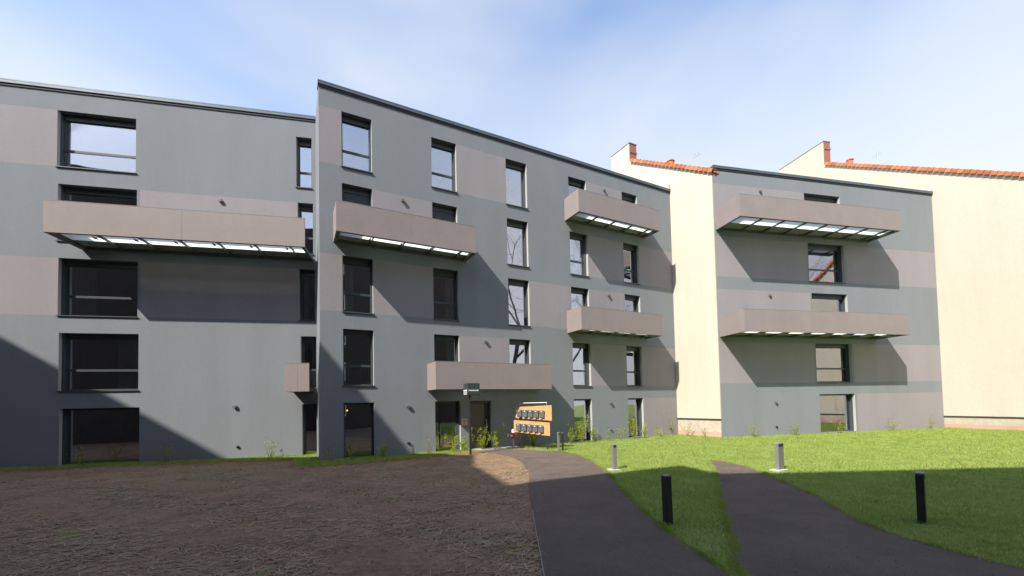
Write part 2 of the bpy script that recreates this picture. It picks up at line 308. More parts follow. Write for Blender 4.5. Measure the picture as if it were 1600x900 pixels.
def edge_blades(line, side, n):
    P = np.array(line); d = np.diff(P, axis=0); L = np.hypot(d[:, 0], d[:, 1]); cum = np.concatenate([[0], np.cumsum(L)]); t = rng.uniform(0, cum[-1], n); i = np.clip(np.searchsorted(cum, t)-1, 0, len(L)-1); f_ = (t-cum[i])/L[i]
    p = P[i] + d[i]*f_[:, None]; nr = np.stack([-d[i][:, 1], d[i][:, 0]], 1)/L[i][:, None]*side; p = p + nr*rng.normal(-0.015, 0.03, n)[:, None]; h = rng.uniform(0.04, 0.10, n)*(0.6+0.5*np.sin(t*2.7)**2); tip = p + nr*(rng.normal(0.02, 0.035, n))[:, None]; a = rng.uniform(0, 6.28, n); w = 0.0045*(0.7+np.hypot(p[:, 0], p[:, 1])/11)
    V = np.empty((n, 3, 3)); V[:, 0] = np.stack([p[:, 0]-np.cos(a)*w, p[:, 1]-np.sin(a)*w, np.full(n, 0.01)], 1); V[:, 1] = np.stack([p[:, 0]+np.cos(a)*w, p[:, 1]+np.sin(a)*w, np.full(n, 0.01)], 1); V[:, 2] = np.stack([tip[:, 0], tip[:, 1], h], 1); return V.reshape(-1, 3)
kind(np_mesh('edge_grass', np.concatenate([edge_blades(path_r[18:], -1, 16000), edge_blades(pad_l, -1, 12000), edge_blades(pad_r, 1, 12000)]), 3, BLADE), 'stuff', 'ragged grass fringe hanging over the path edges')
gv = blades(260000, (-27, -1.0, 12.5, 19), 0.04, 0.09, 0.0045, [(True, VERGE)])
gv[:, 2] += 0.02
kind(np_mesh('verge_grass', gv, 3, BLADE), 'stuff', 'strip of green grass along the foot of the grey walls')
# straw and fibres lying on the soil
n = 120000; x = rng.uniform(-17, 0.4, n); y = rng.uniform(3.6, 18, n)
k = (rng.random(n) < np.clip((8/np.hypot(x, y))**1.2, .1, 1)) & ~inside(VERGE, x, y) & ~inside(PATH, x, y) & (np.sin(x*1.9+np.cos(y*1.1)*2)+np.sin(y*2.3+x) + rng.normal(0, .8, n) > -0.1)
x, y = x[k], y[k]; n = len(x); a = rng.normal(0.5, 0.9, n); L = rng.uniform(0.02, 0.11, n); w = 0.0028 + 0.0003*np.hypot(x, y); z = 0.022 + rng.uniform(0, 0.012, n); z2 = z + rng.uniform(-0.008, 0.012, n)
ca, sa = np.cos(a), np.sin(a); V = np.empty((n, 4, 3))
V[:, 0] = np.stack([x-ca*L+sa*w, y-sa*L-ca*w, z], 1); V[:, 1] = np.stack([x+ca*L+sa*w, y+sa*L-ca*w, z2], 1); V[:, 2] = np.stack([x+ca*L-sa*w, y+sa*L+ca*w, z2], 1); V[:, 3] = np.stack([x-ca*L-sa*w, y-sa*L+ca*w, z], 1)
kind(np_mesh('straw_litter', V.reshape(-1, 3), 4, STRAW), 'stuff', 'dry straw fibres strewn over the bare brown soil')
# dead leaves along the verge
edge = [(-19.1, 14.6), (-13.4, 15.75), (-8.6, 16.3), (-7.6, 14.55), (-6.48, 14.3), (-4.73, 15.35), (-2.63, 16.85), (-1.4, 17.75)]
P = []
for a, b in zip(edge[:-1], edge[1:]):
    L = math.hypot(b[0]-a[0], b[1]-a[1])
    for k in range(int(L*110)):
        t = random.random(); P.append((a[0]+(b[0]-a[0])*t+random.gauss(0, .12), a[1]+(b[1]-a[1])*t-0.12+random.gauss(0, .13), 0.03+random.random()*0.015))
P = np.array(P); n = len(P); a = rng.uniform(0, 6.28, n); s = rng.uniform(0.018, 0.04, n); V = np.empty((n, 4, 3))
for i, (q, m) in enumerate(((0, 1), (1.5, .6), (3.1, 1), (4.7, .6))): V[:, i] = P + np.stack([np.cos(a+q)*s*m, np.sin(a+q)*s*m, rng.uniform(-.008, .012, n)], 1)
kind(np_mesh('leaf_litter', V.reshape(-1, 3), 4, mat('dead_leaf', (0.22, 0.10, 0.05), 0.9, col2=(0.42, 0.24, 0.12), vscale=6)), 'stuff', 'fallen brown leaves along the edge of the grass strip')
# loose grit and dust along the path
n = 60000; x = rng.uniform(-1.8, 7.2, n); y = rng.uniform(3.6, 18.8, n); k = (rng.random(n) < np.clip((6/np.hypot(x, y))**1.2, .1, 1)) & ((np.abs(x-np.interp(y, [p[1] for p in path_l[::-1]], [p[0] for p in path_l[::-1]])) < 0.3*rng.random(n)) | ((inside(PATH, x, y) | inside(PAD, x, y)) & (rng.random(n) < 0.3))); x, y = x[k], y[k]; n = len(x)
s = 0.003 + 0.009*rng.random(n)**3; V = np.empty((n, 3, 3, 3)); a = rng.uniform(0, 6.28, n); top = np.stack([x, y, 0.035+s*0.9], 1); c = [np.stack([x+np.cos(a+q)*s*1.3, y+np.sin(a+q)*s*1.3, np.full(n, 0.033)], 1) for q in (0, 2.1, 4.2)]
for i in range(3): V[:, i, 0] = c[i]; V[:, i, 1] = c[(i+1) % 3]; V[:, i, 2] = top
kind(np_mesh('path_grit', V.reshape(-1, 3), 3, mat('grit', (0.12, 0.105, 0.095), 0.9, col2=(0.32, 0.29, 0.26), vscale=40)), 'stuff', 'loose pale grit lying on the dark path')
# soil crumbs
n = 20000; x = rng.uniform(-16, 0.3, n); y = rng.uniform(3.6, 17.5, n); k = (rng.random(n) < np.clip((7/np.hypot(x, y))**1.4, .08, 1)) & ~inside(VERGE, x, y) & ~inside(PATH, x, y); x, y = x[k], y[k]; n = len(x)
s = 0.005 + 0.028*rng.random(n)**3 ; V = np.empty((n, 4, 3, 3)); a = rng.uniform(0, 6.28, n)
top = np.stack([x, y, 0.012 + s*1.0], 1); c = [np.stack([x+np.cos(a+q)*s*1.2, y+np.sin(a+q)*s*1.2, np.full(n, 0.006)], 1) for q in (0, 1.7, 3.2, 4.7)]
for i in range(4): V[:, i, 0] = c[i]; V[:, i, 1] = c[(i+1) % 4]; V[:, i, 2] = top
kind(np_mesh('soil_clods', V.reshape(-1, 3), 3, SOIL), 'stuff', 'small crumbs and clods of brown soil')

# ------------------------------------------------------------------ grey blocks
def window(root, u, w, z0, z1, transom=True, box=0.17, blind=0.0, room='light', doorleaf=False, curtain=0):
    y0, y1 = 0.29, 0.37; t = 0.065; f = MB()
    f.box(u, u+t, y0, y1, z0, z1); f.box(u+w-t, u+w, y0, y1, z0, z1); f.box(u+t, u+w-t, y0, y1, z0, z0+t)
    f.box(u+t, u+w-t, y0-0.05, y1, z1-box, z1)
    f.box(u, u+0.045, 0.15, y0, z0, z1-0.001); f.box(u+w-0.045, u+w, 0.15, y0, z0, z1-0.001)
    zt = z0 + (z1-z0)*0.36
    if transom: f.box(u+t, u+w-t, y0+0.004, y1-0.01, zt-0.045, zt+0.045)
    win = f.build('window', FRAME, root)
    spans = [(z0+t, zt-0.045), (zt+0.045, z1-box)] if transom else [(z0+t, z1-box)]
    for a, b in spans:
        MB().box(u+t-0.01, u+w-t+0.01, y0+0.03, y0+0.042, a-0.01, b+0.01).build('pane', GLASS, win)
    # opening sash profile inside
    g = MB(); g.box(u+t, u+t+0.045, y0+0.045, y1-0.012, z0+t, z1-box); g.box(u+w-t-0.045, u+w-t, y0+0.045, y1-0.012, z0+t, z1-box); g.build('sash', FRAME, win)
    if z0 > 0.5: MB().box(u-0.03, u+w+0.03, -0.055, 0.292, z0-0.035, z0-0.002).build('sill', SILL, win)
    else: MB().box(u, u+w, -0.03, 0.292, max(z0-0.03, 0.0), z0-0.002).build('sill', SILL, win)
    if blind: MB().box(u+t, u+w-t, y0-0.03, y0-0.012, z1-box-blind*(z1-z0), z1-box).build('roller_shutter', SHUT, win)
    r = MB(); d = 1.9; a, b, zz0, zz1 = u-0.5, u+w+0.5, z0-0.1, z1+0.15
    if zz0 < 0.02: zz0 = 0.02
    r.quad((a,d,zz0),(b,d,zz0),(b,d,zz1),(a,d,zz1), 0); r.quad((a,0.39,zz0),(a,d,zz0),(a,d,zz1),(a,0.39,zz1)); r.quad((b,d,zz0),(b,0.39,zz0),(b,0.39,zz1),(b,d,zz1))
    r.quad((a,0.39,zz1),(b,0.39,zz1),(b,d,zz1),(a,d,zz1)); r.quad((a,d,zz0),(b,d,zz0),(b,0.39,zz0),(a,0.39,zz0))
    r.build('room', ROOMD if room == 'dark' else ROOM, win)
    if curtain:
        cv = MB(); n = 10; cw = 0.34*w; s0 = u+t if curtain == 1 else u+w-t-cw
        for i in range(n):
            xa, xb = s0+cw*i/n, s0+cw*(i+1)/n; ya, yb = 0.46+0.03*(i % 2), 0.46+0.03*((i+1) % 2); cv.quad((xa,ya,z0+0.05),(xb,yb,z0+0.05),(xb,yb,z1),(xa,ya,z1))
        cv.build('curtain', WHITE, win)
    return win
def lamp(root, u, z):
    b = MB(); b.box(u-0.035, u+0.035, -0.03, -0.001, z-0.05, z+0.05)
    b.v += [(u-0.065,-0.10,z+0.045),(u+0.065,-0.10,z+0.045),(u+0.065,-0.10,z-0.055),(u-0.065,-0.10,z-0.055),(u-0.065,-0.03,z+0.075),(u+0.065,-0.03,z+0.075),(u+0.065,-0.03,z-0.02),(u-0.065,-0.03,z-0.02)]
    i = len(b.v)-8
    for q in ((0,3,2,1),(0,1,5,4),(1,2,6,5),(2,3,7,6),(3,0,4,7),(4,5,6,7)): b.f.append(tuple(i+k_ for k_ in q)); b.m.append(0)
    return b.build('wall_lamp', LAMPM, root, bevel=0.006)
def vent(root, u, z):
    b = MB(); b.tube((u, -0.045, z), (u, -0.001, z), 0.055, 0.06, 12); b.tube((u, -0.07, z-0.01), (u, -0.045, z), 0.035, 0.055, 12); return b.build('vent_cap', BLACKM, root)
def balcony(root, u, z, w, d, ph=1.13, ndiv=4, left=True, right=True):
    y = -d; f = MB(); t = 0.09
    f.box(u+0.07, u+w-0.07, y+0.07, y+0.07+t, z+0.02, z+0.14); f.box(u+0.07, u+w-0.07, -0.08, -0.004, z+0.02, z+0.14)
    f.box(u+0.07, u+0.07+t, y+0.07+t, -0.08, z+0.02, z+0.14); f.box(u+w-0.07-t, u+w-0.07, y+0.07+t, -0.08, z+0.02, z+0.14)
    for i in range(1, ndiv+1):
        x = u + 0.16 + (w-0.32)*i/(ndiv+0.35); f.box(x-0.009, x+0.009, y+0.07+t, -0.08, z+0.025, z+0.12)
    b = f.build('balcony', STEEL, root)
    # opaque deck strip by the wall, frosted glass panels in front
    mid = -0.08 - (d-0.24)*0.42
    MB().box(u+0.165, u+w-0.165, mid, -0.083, z+0.122, z+0.15).build('deck_strip', STEELP, b)
    xs = [u+0.165] + [u + 0.16 + (w-0.32)*i/(ndiv+0.35) for i in range(1, ndiv+1)] + [u+w-0.165]
    for xa, xc in zip(xs[:-1], xs[1:]):
        MB().box(xa+0.006, xc-0.006, y+0.165, mid-0.006, z+0.126, z+0.138).build('floor_panel', FROST, b)
    h = w/2
    MB().box(u, u+h-0.0015, y, y+0.05, z, z+ph).build('parapet_panel', TAUPE, b, bevel=0.004); MB().box(u+h+0.0015, u+w, y, y+0.05, z, z+ph).build('parapet_panel', TAUPE, b, bevel=0.004)
    if left: MB().box(u, u+0.05, y+0.053, -0.003, z, z+ph).build('parapet_panel', TAUPE, b, bevel=0.004)
    if right: MB().box(u+w-0.05, u+w, y+0.053, -0.003, z, z+ph).build('parapet_panel', TAUPE, b, bevel=0.004)
    c = MB(); c.box(u-0.004, u+w+0.004, y-0.004, y+0.06, z+ph+0.001, z+ph+0.018); c.build('parapet_cap', TAUPE, b)
    for i in range(ndiv):
        x = u + 0.16 + (w-0.32)*(i+0.9)/(ndiv+0.35); bk = MB(); bk.box(x-0.03, x+0.03, y+0.30, y+0.38, z-0.03, z+0.022); bk.box(x-0.012, x+0.012, y+0.2, y+0.48, z-0.012, z+0.018); bk.build('bracket', STEEL, b)
    return b
def block(name, label, P, ang, u0, u1, depth, wins, fields, end_l=True, end_r=True, up_r=False, base_mat=PAINT):
    root = empty(name, P, ang); tag(root, label, 'building')
    H = ROOFZ - 0.02
    us = sorted({u0, u1} | {round(a, 4) for w_ in wins for a in (w_[0], w_[0]+w_[1])} | {f_[i] for f_ in fields for i in (0, 1)})
    zs = sorted({-0.3, H} | {round(a, 4) for w_ in wins for a in (w_[2], w_[3])} | {f_[i] for f_ in fields for i in (2, 3)})
    m = MB()
    for a, b in zip(us[:-1], us[1:]):
        for c, d in zip(zs[:-1], zs[1:]):
            x, z = (a+b)/2, (c+d)/2
            if b-a < 1e-4 or d-c < 1e-4: continue
            if any(w_[0] < x < w_[0]+w_[1] and w_[2] < z < w_[3] for w_ in wins): continue
            mi = 1 if any(f_[0] < x < f_[1] and f_[2] < z < f_[3] for f_ in fields) else 0
            m.quad((a,0,c),(b,0,c),(b,0,d),(a,0,d), mi)
    D = 0.38
    for w_ in wins:
        a, b, c, d = w_[0], w_[0]+w_[1], w_[2], w_[3]
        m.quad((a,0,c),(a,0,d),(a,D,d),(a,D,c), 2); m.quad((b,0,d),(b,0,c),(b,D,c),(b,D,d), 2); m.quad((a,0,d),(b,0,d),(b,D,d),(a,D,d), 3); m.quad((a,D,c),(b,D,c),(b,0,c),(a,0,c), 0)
    m.quad((u0,depth,-0.3),(u0,0,-0.3),(u0,0,H),(u0,depth,H)); m.quad((u1,0,-0.3),(u1,depth,-0.3),(u1,depth,H),(u1,0,H)); m.quad((u1,depth,-0.3),(u0,depth,-0.3),(u0,depth,H),(u1,depth,H))
    m.build('wall', [base_mat, LILAC, REVEAL, SHADEREV], root)
    rf = MB().box(u0+0.02, u1-0.02, 0.36, depth-0.02, H-0.4, H-0.12).build('roof', ROOFF, root)
    c = MB(); c.box(u0-0.03, u1+0.01, -0.07, 0.38, ROOFZ-0.13, ROOFZ); c.box(u0-0.03, u1+0.01, -0.075, -0.066, ROOFZ-0.03, ROOFZ+0.012)
    c.build('coping', COPE, root)
    MB().box(u0-0.02, u1, -0.035, 0.0, ROOFZ-0.22, ROOFZ-0.132).build('coping_shadow_gap', COPED, root)  # near-black strip standing in for the shadow gap under the coping
    if up_r: MB().box(u1-0.16, u1+0.012, -0.08, 0.45, ROOFZ+0.014, ROOFZ+0.26).build('parapet_end', CONC, root)
    return root
UC = dict(A=0.962, B=4.6245, C=8.28, D=11.93, E=15.58); WW = 1.147; UD = 6.163; UEND = 19.42; U0 = 0.14
wins = []; info = []
for r_, top in enumerate(TOPS):
    for c_, u_ in UC.items():
        if r_ == 0 and c_ == 'C': continue
        z0 = top - WH if r_ else 0.03
        wins.append((u_, WW, z0, top)); info.append((c_, r_))
wins.append((UD, 1.12, 0.05, 2.2)); info.append(('door', 0))
ru = lambda c_: UC[c_] + WW
def fz(r_): return (TOPS[r_]-WH, TOPS[r_]) if r_ else (0.0, TOPS[0])
fields = [(U0, UC['A'], *fz(4)), (ru('B'), UC['C'], *fz(4)), (ru('D'), UC['E'], *fz(4)),
          (ru('A'), UC['B'], *fz(3)), (ru('D'), UC['E'], *fz(3)), (ru('E'), UEND, *fz(3)),
          (U0, UC['A'], *fz(2)), (ru('A'), UC['B'], *fz(2)), (ru('C'), UC['D'], *fz(2)), (ru('D'), UC['E'], *fz(2)),
          (ru('B'), UC['C'], *fz(1)), (ru('D'), UC['E'], *fz(1)), (ru('E'), UEND, *fz(1)), (ru('E'), UEND, *fz(0))]
main = block('apartment_block', 'five-storey dark grey apartment block with lilac patches and the entrance door behind mailbox stand', PM, TH, U0, UEND, 11.0, wins, fields, up_r=True)
for (u_, w_, z0, z1), (c_, r_) in zip(wins, info):
    if c_ == 'door': continue
    wd = window(main, u_, w_, z0, z1, transom=(c_ != 'C' and r_ > 0), box=0.22 if r_ else 0.08, blind={('B', 3): 0.88, ('A', 3): 0.88}.get((c_, r_), 0), room='dark' if (r_ == 0) else 'light', curtain={('E',3): 2, ('D',1): 1, ('B',2): 2, ('A',2): 1, ('B',1): 2}.get((c_, r_), 0))
    if (c_, r_) == ('A', 1):
        cl = MB(); xs = [u_+0.66, u_+0.72, u_+0.79, u_+0.86, u_+0.92]
        for i in range(4): cl.quad((xs[i], 0.42+0.02*(i % 2), z0+0.34+0.07*(i > 1)+0.06*(i > 2)), (xs[i+1], 0.42+0.02*((i+1) % 2), z0+0.34+0.07*(i > 0)+0.06*(i > 1)), (xs[i+1], 0.42+0.02*((i+1) % 2), z0+0.72), (xs[i], 0.42+0.02*(i % 2), z0+0.72))
        cl.build('hanging_cloth', CLOTH, wd); MB().box(u_+0.67, u_+0.88, 0.42, 0.54, z0+0.86, z0+1.0).build('cardboard_box', CARD, wd)
    if (c_, r_) == ('A', 0):
        em = bpy.data.materials.new('warm_bulb'); em.use_nodes = True; pb = em.node_tree.nodes['Principled BSDF']; pb.inputs['Emission Color'].default_value = (1, 0.42, 0.1, 1); pb.inputs['Emission Strength'].default_value = 6
        lb = MB()
        for k_ in range(6):
            t0, t1 = math.pi*k_/6-math.pi/2, math.pi*(k_+1)/6-math.pi/2
            lb.tube((u_+0.2, 0.62, z1-0.3+0.028*math.sin(t0)), (u_+0.2, 0.62, z1-0.3+0.028*math.sin(t1)), max(0.002, 0.028*math.cos(t0)), max(0.002, 0.028*math.cos(t1)), 8, cap=False)
        lb.build('lit_bulb', em, wd); MB().tube((u_+0.2, 0.62, z1-0.27), (u_+0.2, 0.62, z1+0.1), 0.006).build('bulb_cord', BLACKM, wd)
# entrance door
d_ = MB(); d_.box(UD, UD+0.07, 0.14, 0.25, 0.05, 2.2); d_.box(UD+1.05, UD+1.12, 0.14, 0.25, 0.05, 2.2); d_.box(UD+0.07, UD+1.05, 0.14, 0.25, 2.1, 2.2)
door = d_.build('entrance_door', FRAME, main); lf = MB(); lf.box(UD+0.075, UD+0.82, 0.18, 0.23, 0.06, 2.095); lf.build('door_leaf', DOORM, door)
MB().box(UD+0.826, UD+1.045, 0.19, 0.22, 0.06, 2.095).build('side_panel', BLACKM, door)
hd = MB(); hd.tube((UD+0.9, 0.10, 0.75), (UD+0.9, 0.10, 1.35), 0.016, n=8); hd.tube((UD+0.9, 0.10, 0.8), (UD+0.9, 0.19, 0.8), 0.01, n=6); hd.tube((UD+0.9, 0.10, 1.3), (UD+0.9, 0.19, 1.3), 0.01, n=6); hd.build('handle', GALV, door)
for u_, z_ in ((3.34, 10.68), (7.03, 4.90), (14.3, 13.57), (14.4, 7.80), (3.45, 2.02), (14.34, 1.97)): lamp(main, u_, z_)
for u_, z_ in ((3.46, 0.5), (14.33, 0.51), (18.84, 0.36)): vent(main, u_, z_)
balcony(main, 0.632, 8.47, 5.53, 1.20); balcony(main, 11.64, 11.385, 5.53, 1.20); balcony(main, 11.62, 5.57, 5.53, 1.20); balcony(main, 4.294, 2.67, 5.53, 1.20)
pq = MB(); pq.box(5.80, 6.09, -0.03, -0.002, 1.12, 1.42); pq = pq.build('door_plaque', BRASS, main, bevel=0.006)
em_ = MB(); em_.box(5.935, 5.955, -0.036, -0.031, 1.17, 1.30)
for k_ in range(8):
    a0, a1 = math.pi*k_/8, math.pi*(k_+1)/8; c0 = (5.945+0.075*math.cos(a0), -0.036, 1.30+0.05*math.sin(a0)); c1 = (5.945+0.075*math.cos(a1), -0.036, 1.30+0.05*math.sin(a1))
    em_.quad((5.945+0.055*math.cos(a0), -0.036, 1.30+0.034*math.sin(a0)), c0, c1, (5.945+0.055*math.cos(a1), -0.036, 1.30+0.034*math.sin(a1)))
em_.build('emblem', mat('plaque_brown', (0.2, 0.14, 0.07), 0.6), pq)

# neighbour block to the left, set back and turned
LU0, LU1 = -27.0, -8.575
lwins = []; lin = []
for r_, top in enumerate(TOPS):
    z0 = top - WH if r_ else 0.03
    for u_, w_ in ((-17.86 + 0.05*(4-r_), 2.6), (-9.36 + 0.05*(4-r_), 0.62), (-24.6, 1.6)):
        lwins.append((u_, w_, z0, top)); lin.append((u_, r_))
lf_ = [(-22.9, -17.6, *fz(4)), (-15.1, -9.2, *fz(3)), (-22.9, -17.7, *fz(2)), (-15.05, -9.2, *fz(2))]
lb_ = block('apartment_block', 'grey neighbouring block with wide windows and one long balcony, beside bare soil', PL, TL, LU0, LU1, 11.0, lwins, lf_)
for (u_, w_, z0, z1), (a_, r_) in zip(lwins, lin):
    window(lb_, u_, w_, z0, z1, transom=r_ > 0, box=0.22 if r_ else 0.08, room='dark' if r_ in (0, 3) else 'light', curtain={1: 2, 2: 1}.get(r_, 0))
balcony(lb_, -17.0, 8.35, 8.40, 1.75, 1.13, 6, right=False); balcony(lb_, -9.5, 2.70, 0.88, 1.1, 1.13, 1, right=False)
lamp(lb_, -12.24, 10.7); lamp(lb_, -11.71, 2.15); vent(lb_, -11.6, 0.5)

# neighbour block to the right
RU0, RU1 = 11.45, 27.27
rwins = []; rin = []
for r_, top in enumerate(TOPS):
    z0 = top - WH if r_ else 0.03
    for u_, w_ in ((17.46 + 0.11*(4-r_), 2.55),):
        rwins.append((u_, w_, z0, top)); rin.append((u_, r_))
rf_ = [(11.45, 17.4, *fz(4)), (11.45, 17.5, *fz(3)), (20.3, 27.27, *fz(3)), (11.45, 17.6, *fz(2)), (20.5, 27.27, *fz(1)), (11.45, 17.7, *fz(1)), (20.6, 27.27, *fz(0))]
rb_ = block('apartment_block', 'grey block between two cream gable walls, standing behind the lawn', PL, TL, RU0, RU1, 11.0, rwins, rf_, up_r=True)
for (u_, w_, z0, z1), (a_, r_) in zip(rwins, rin): window(rb_, u_, w_, z0, z1, transom=r_ > 0, box=0.22 if r_ else 0.08, room='dark' if r_ == 0 else 'light', curtain=2)
balcony(rb_, 11.5, 11.2, 10.5, 1.75, 1.13, 7); balcony(rb_, 11.5, 5.38, 10.75, 1.75, 1.13, 7)
for u_, z_ in ((14.44, 13.6), (14.79, 7.75), (14.91, 1.79)): lamp(rb_, u_, z_)
vent(rb_, 14.9, 0.45)

# ------------------------------------------------------------------ cream gable houses
TILER = TILE.copy(); _n = TILER.node_tree; _oi = _n.nodes.new('ShaderNodeObjectInfo'); _rr = _n.nodes.new('ShaderNodeValToRGB')
_rr.color_ramp.elements[0].color = (0.36, 0.10, 0.04, 1); _rr.color_ramp.elements[1].color = (0.62, 0.22, 0.09, 1)
_n.links.new(_oi.outputs['Random'], _rr.inputs[0]); _n.links.new(_rr.outputs[0], _n.nodes['Principled BSDF'].inputs['Base Color'])
def gable(label, E, Dv, Nv, o_front, o_ridge, z_ridge, slope, width, ch_o, ch_z, plinth_z, back=-10.0, front_z=None):
    """gable wall in the plane through E along Nv (towards the viewer); house body extends along Dv"""
    ang = math.atan2(-Nv.y, -Nv.x)   # local x runs away from the viewer (minus N), local y into the house
    root = empty('cream_house', E, ang); tag(root, label, 'house')
    X_ = Vector((math.cos(ang), math.sin(ang), 0)); Y_ = Vector((-X_.y, X_.x, 0)); sgn = 1 if Y_.dot(Dv) > 0 else -1
    def zt(o): return z_ridge - slope*abs(o - o_ridge)
    def P(o, d, z): return (-o, sgn*d, z)
    pts = [back, o_ridge, o_front]; t = 0.45
    w = MB()
    poly = [(o_front, plinth_z+0.02), (o_front, zt(o_front)-0.16), (o_ridge, zt(o_ridge)-0.16), (back, zt(back)-0.16), (back, plinth_z+0.02)]
    n_ = len(poly); i = len(w.v); w.v += [P(o, 0, z) for o, z in poly] + [P(o, t, z) for o, z in poly]
    w.f += [tuple(range(i, i+n_)), tuple(range(i+2*n_-1, i+n_-1, -1))] + [(i+k_, i+n_+k_, i+n_+(k_+1) % n_, i+(k_+1) % n_) for k_ in range(n_)]; w.m += [0]*(n_+2)
    # the rest of the body
    x0, x1 = -o_front+0.02, -back
    w.box(x0, x1, *(sorted((sgn*(t+0.01), sgn*width))), plinth_z+0.02, zt(o_front)-0.3)
    w.build('gable_wall', CREAM, root)
    pl = MB(); pl.box(-o_front+0.03, -back, *(sorted((sgn*0.035, sgn*width))), 0.26, plinth_z); pl.build('plinth', PLINTH, root)
    pl = MB(); pl.box(-o_front+0.02, -back, *(sorted((sgn*0.02, sgn*width))), -0.2, 0.258); pl.build('brick_footing', BRICK2, root)
    # roof planes
    r_ = MB()
    for oa, ob in ((o_front+0.15, o_ridge), (back, o_ridge)):
        za, zb = zt(oa), zt(ob); r_.v += [P(oa, 0.03, za-0.14), P(ob, 0.03, zb-0.14), P(ob, width, zb-0.14), P(oa, width, za-0.14), P(oa, 0.03, za-0.06), P(ob, 0.03, zb-0.06), P(ob, width, zb-0.06), P(oa, width, za-0.06)]
        i = len(r_.v)-8
        for q in ((0,3,2,1),(4,5,6,7),(0,1,5,4),(1,2,6,5),(2,3,7,6),(3,0,4,7)): r_.f.append(tuple(i+k_ for k_ in q)); r_.m.append(0)
    roof = r_.build('tiled_roof', TILE, root)
    L_ = 0.34; tl = MB(); cs = math.cos(math.atan(slope)); n_ = int((o_front+0.15-o_ridge)/ (L_*cs))
    for q0, q1, hgt in ((0, 1, 1),):
        tl.box(-L_*0.46, L_*0.47, -0.10, 0.22, -0.05, 0.04); tl.box(-L_*0.46, L_*0.47, -0.135, -0.10, -0.17, 0.03)
    proto = None
    for k_ in range(n_):
        o = o_front + 0.15 - (k_+0.5)*L_*cs
        if o < ch_o[1] + 0.12: continue
        if proto is None: tb = tl.build('verge_tile', TILER, roof, bevel=0.012); proto = tb
        else: tb = proto.copy(); col.objects.link(tb)
        tb.location = P(o, 0.0, zt(o) - 0.0); tb.rotation_euler = (random.uniform(-.02, .02), -math.atan(slope)*1.0 + 0.13 + random.uniform(-.02, .02), 0); tb.scale.y = sgn
    oa, ob = ch_o; c = MB(); zb = min(zt(oa), zt(ob)) - 0.3
    c.box(-ob, -oa, *(sorted((sgn*0.012, sgn*0.62))), zb, ch_z); ch = c.build('chimney', BRICK, root)
    MB().box(-ob+0.03, -oa+0.02, *(sorted((-sgn*0.004, sgn*0.010))), zb-0.4, ch_z-0.02).build('chimney_render', CREAM, ch)
    MB().box(-ob-0.04, -oa+0.03, *(sorted((sgn*0.03, sgn*0.66))), ch_z-0.62, ch_z-0.52).build('brick_band', BRICK, ch)
    MB().box(-ob-0.03, -oa+0.03, *(sorted((-sgn*0.02, sgn*0.65))), ch_z+0.002, ch_z+0.06).build('chimney_cap', ROOFF, ch)
    o = o_ridge + 3.3; z = zt(o); v = MB(); v.tube(P(o, 1.1, z-0.2), P(o, 1.1, z+0.34), 0.2, 0.2, 12); v.tube(P(o, 1.1, z+0.34), P(o, 1.1, z+0.44), 0.26, 0.17, 12); v.build('roof_vent', TILE, root)
    o = o_ridge + 5.6; z = zt(o); a_ = MB(); a_.tube(P(o, 0.6, z-0.1), P(o, 0.6, z+1.0), 0.02, n=6); a_.tube(P(o-0.25, 0.6, z+0.8), P(o+0.25, 0.6, z+0.8), 0.012, n=6); a_.tube(P(o-0.15, 0.6, z+0.95), P(o+0.15, 0.6, z+0.95), 0.012, n=6); a_.build('aerial', GALV, root)
    MB().box(-o_front, -back, *(sorted((-sgn*0.025, sgn*0.02))), plinth_z-0.03, plinth_z+0.018).build('plinth_ledge', COPED, root)
    return root
BRICK2 = brick_mat('footing_brick', (0.5, 0.28, 0.2), (0.45, 0.3, 0.22), (0.5, 0.45, 0.4), 4)
E1 = mw(UEND+0.02); E2 = lw(27.29)
gable('cream gable wall with brick chimney and orange verge tiles between the two grey blocks', E1, DM, NM, 2.84, -4.1, 18.95, 0.632, 9.0, (-5.0, -3.22), 19.5, 0.97)
gable('cream gable wall with orange verge tiles at the far end of the lawn', E2, DL, NL, 9.0, -9.0, 22.0, 0.634, 10.0, (-10.9, -6.8), 22.3, 0.72, back=-14.0)

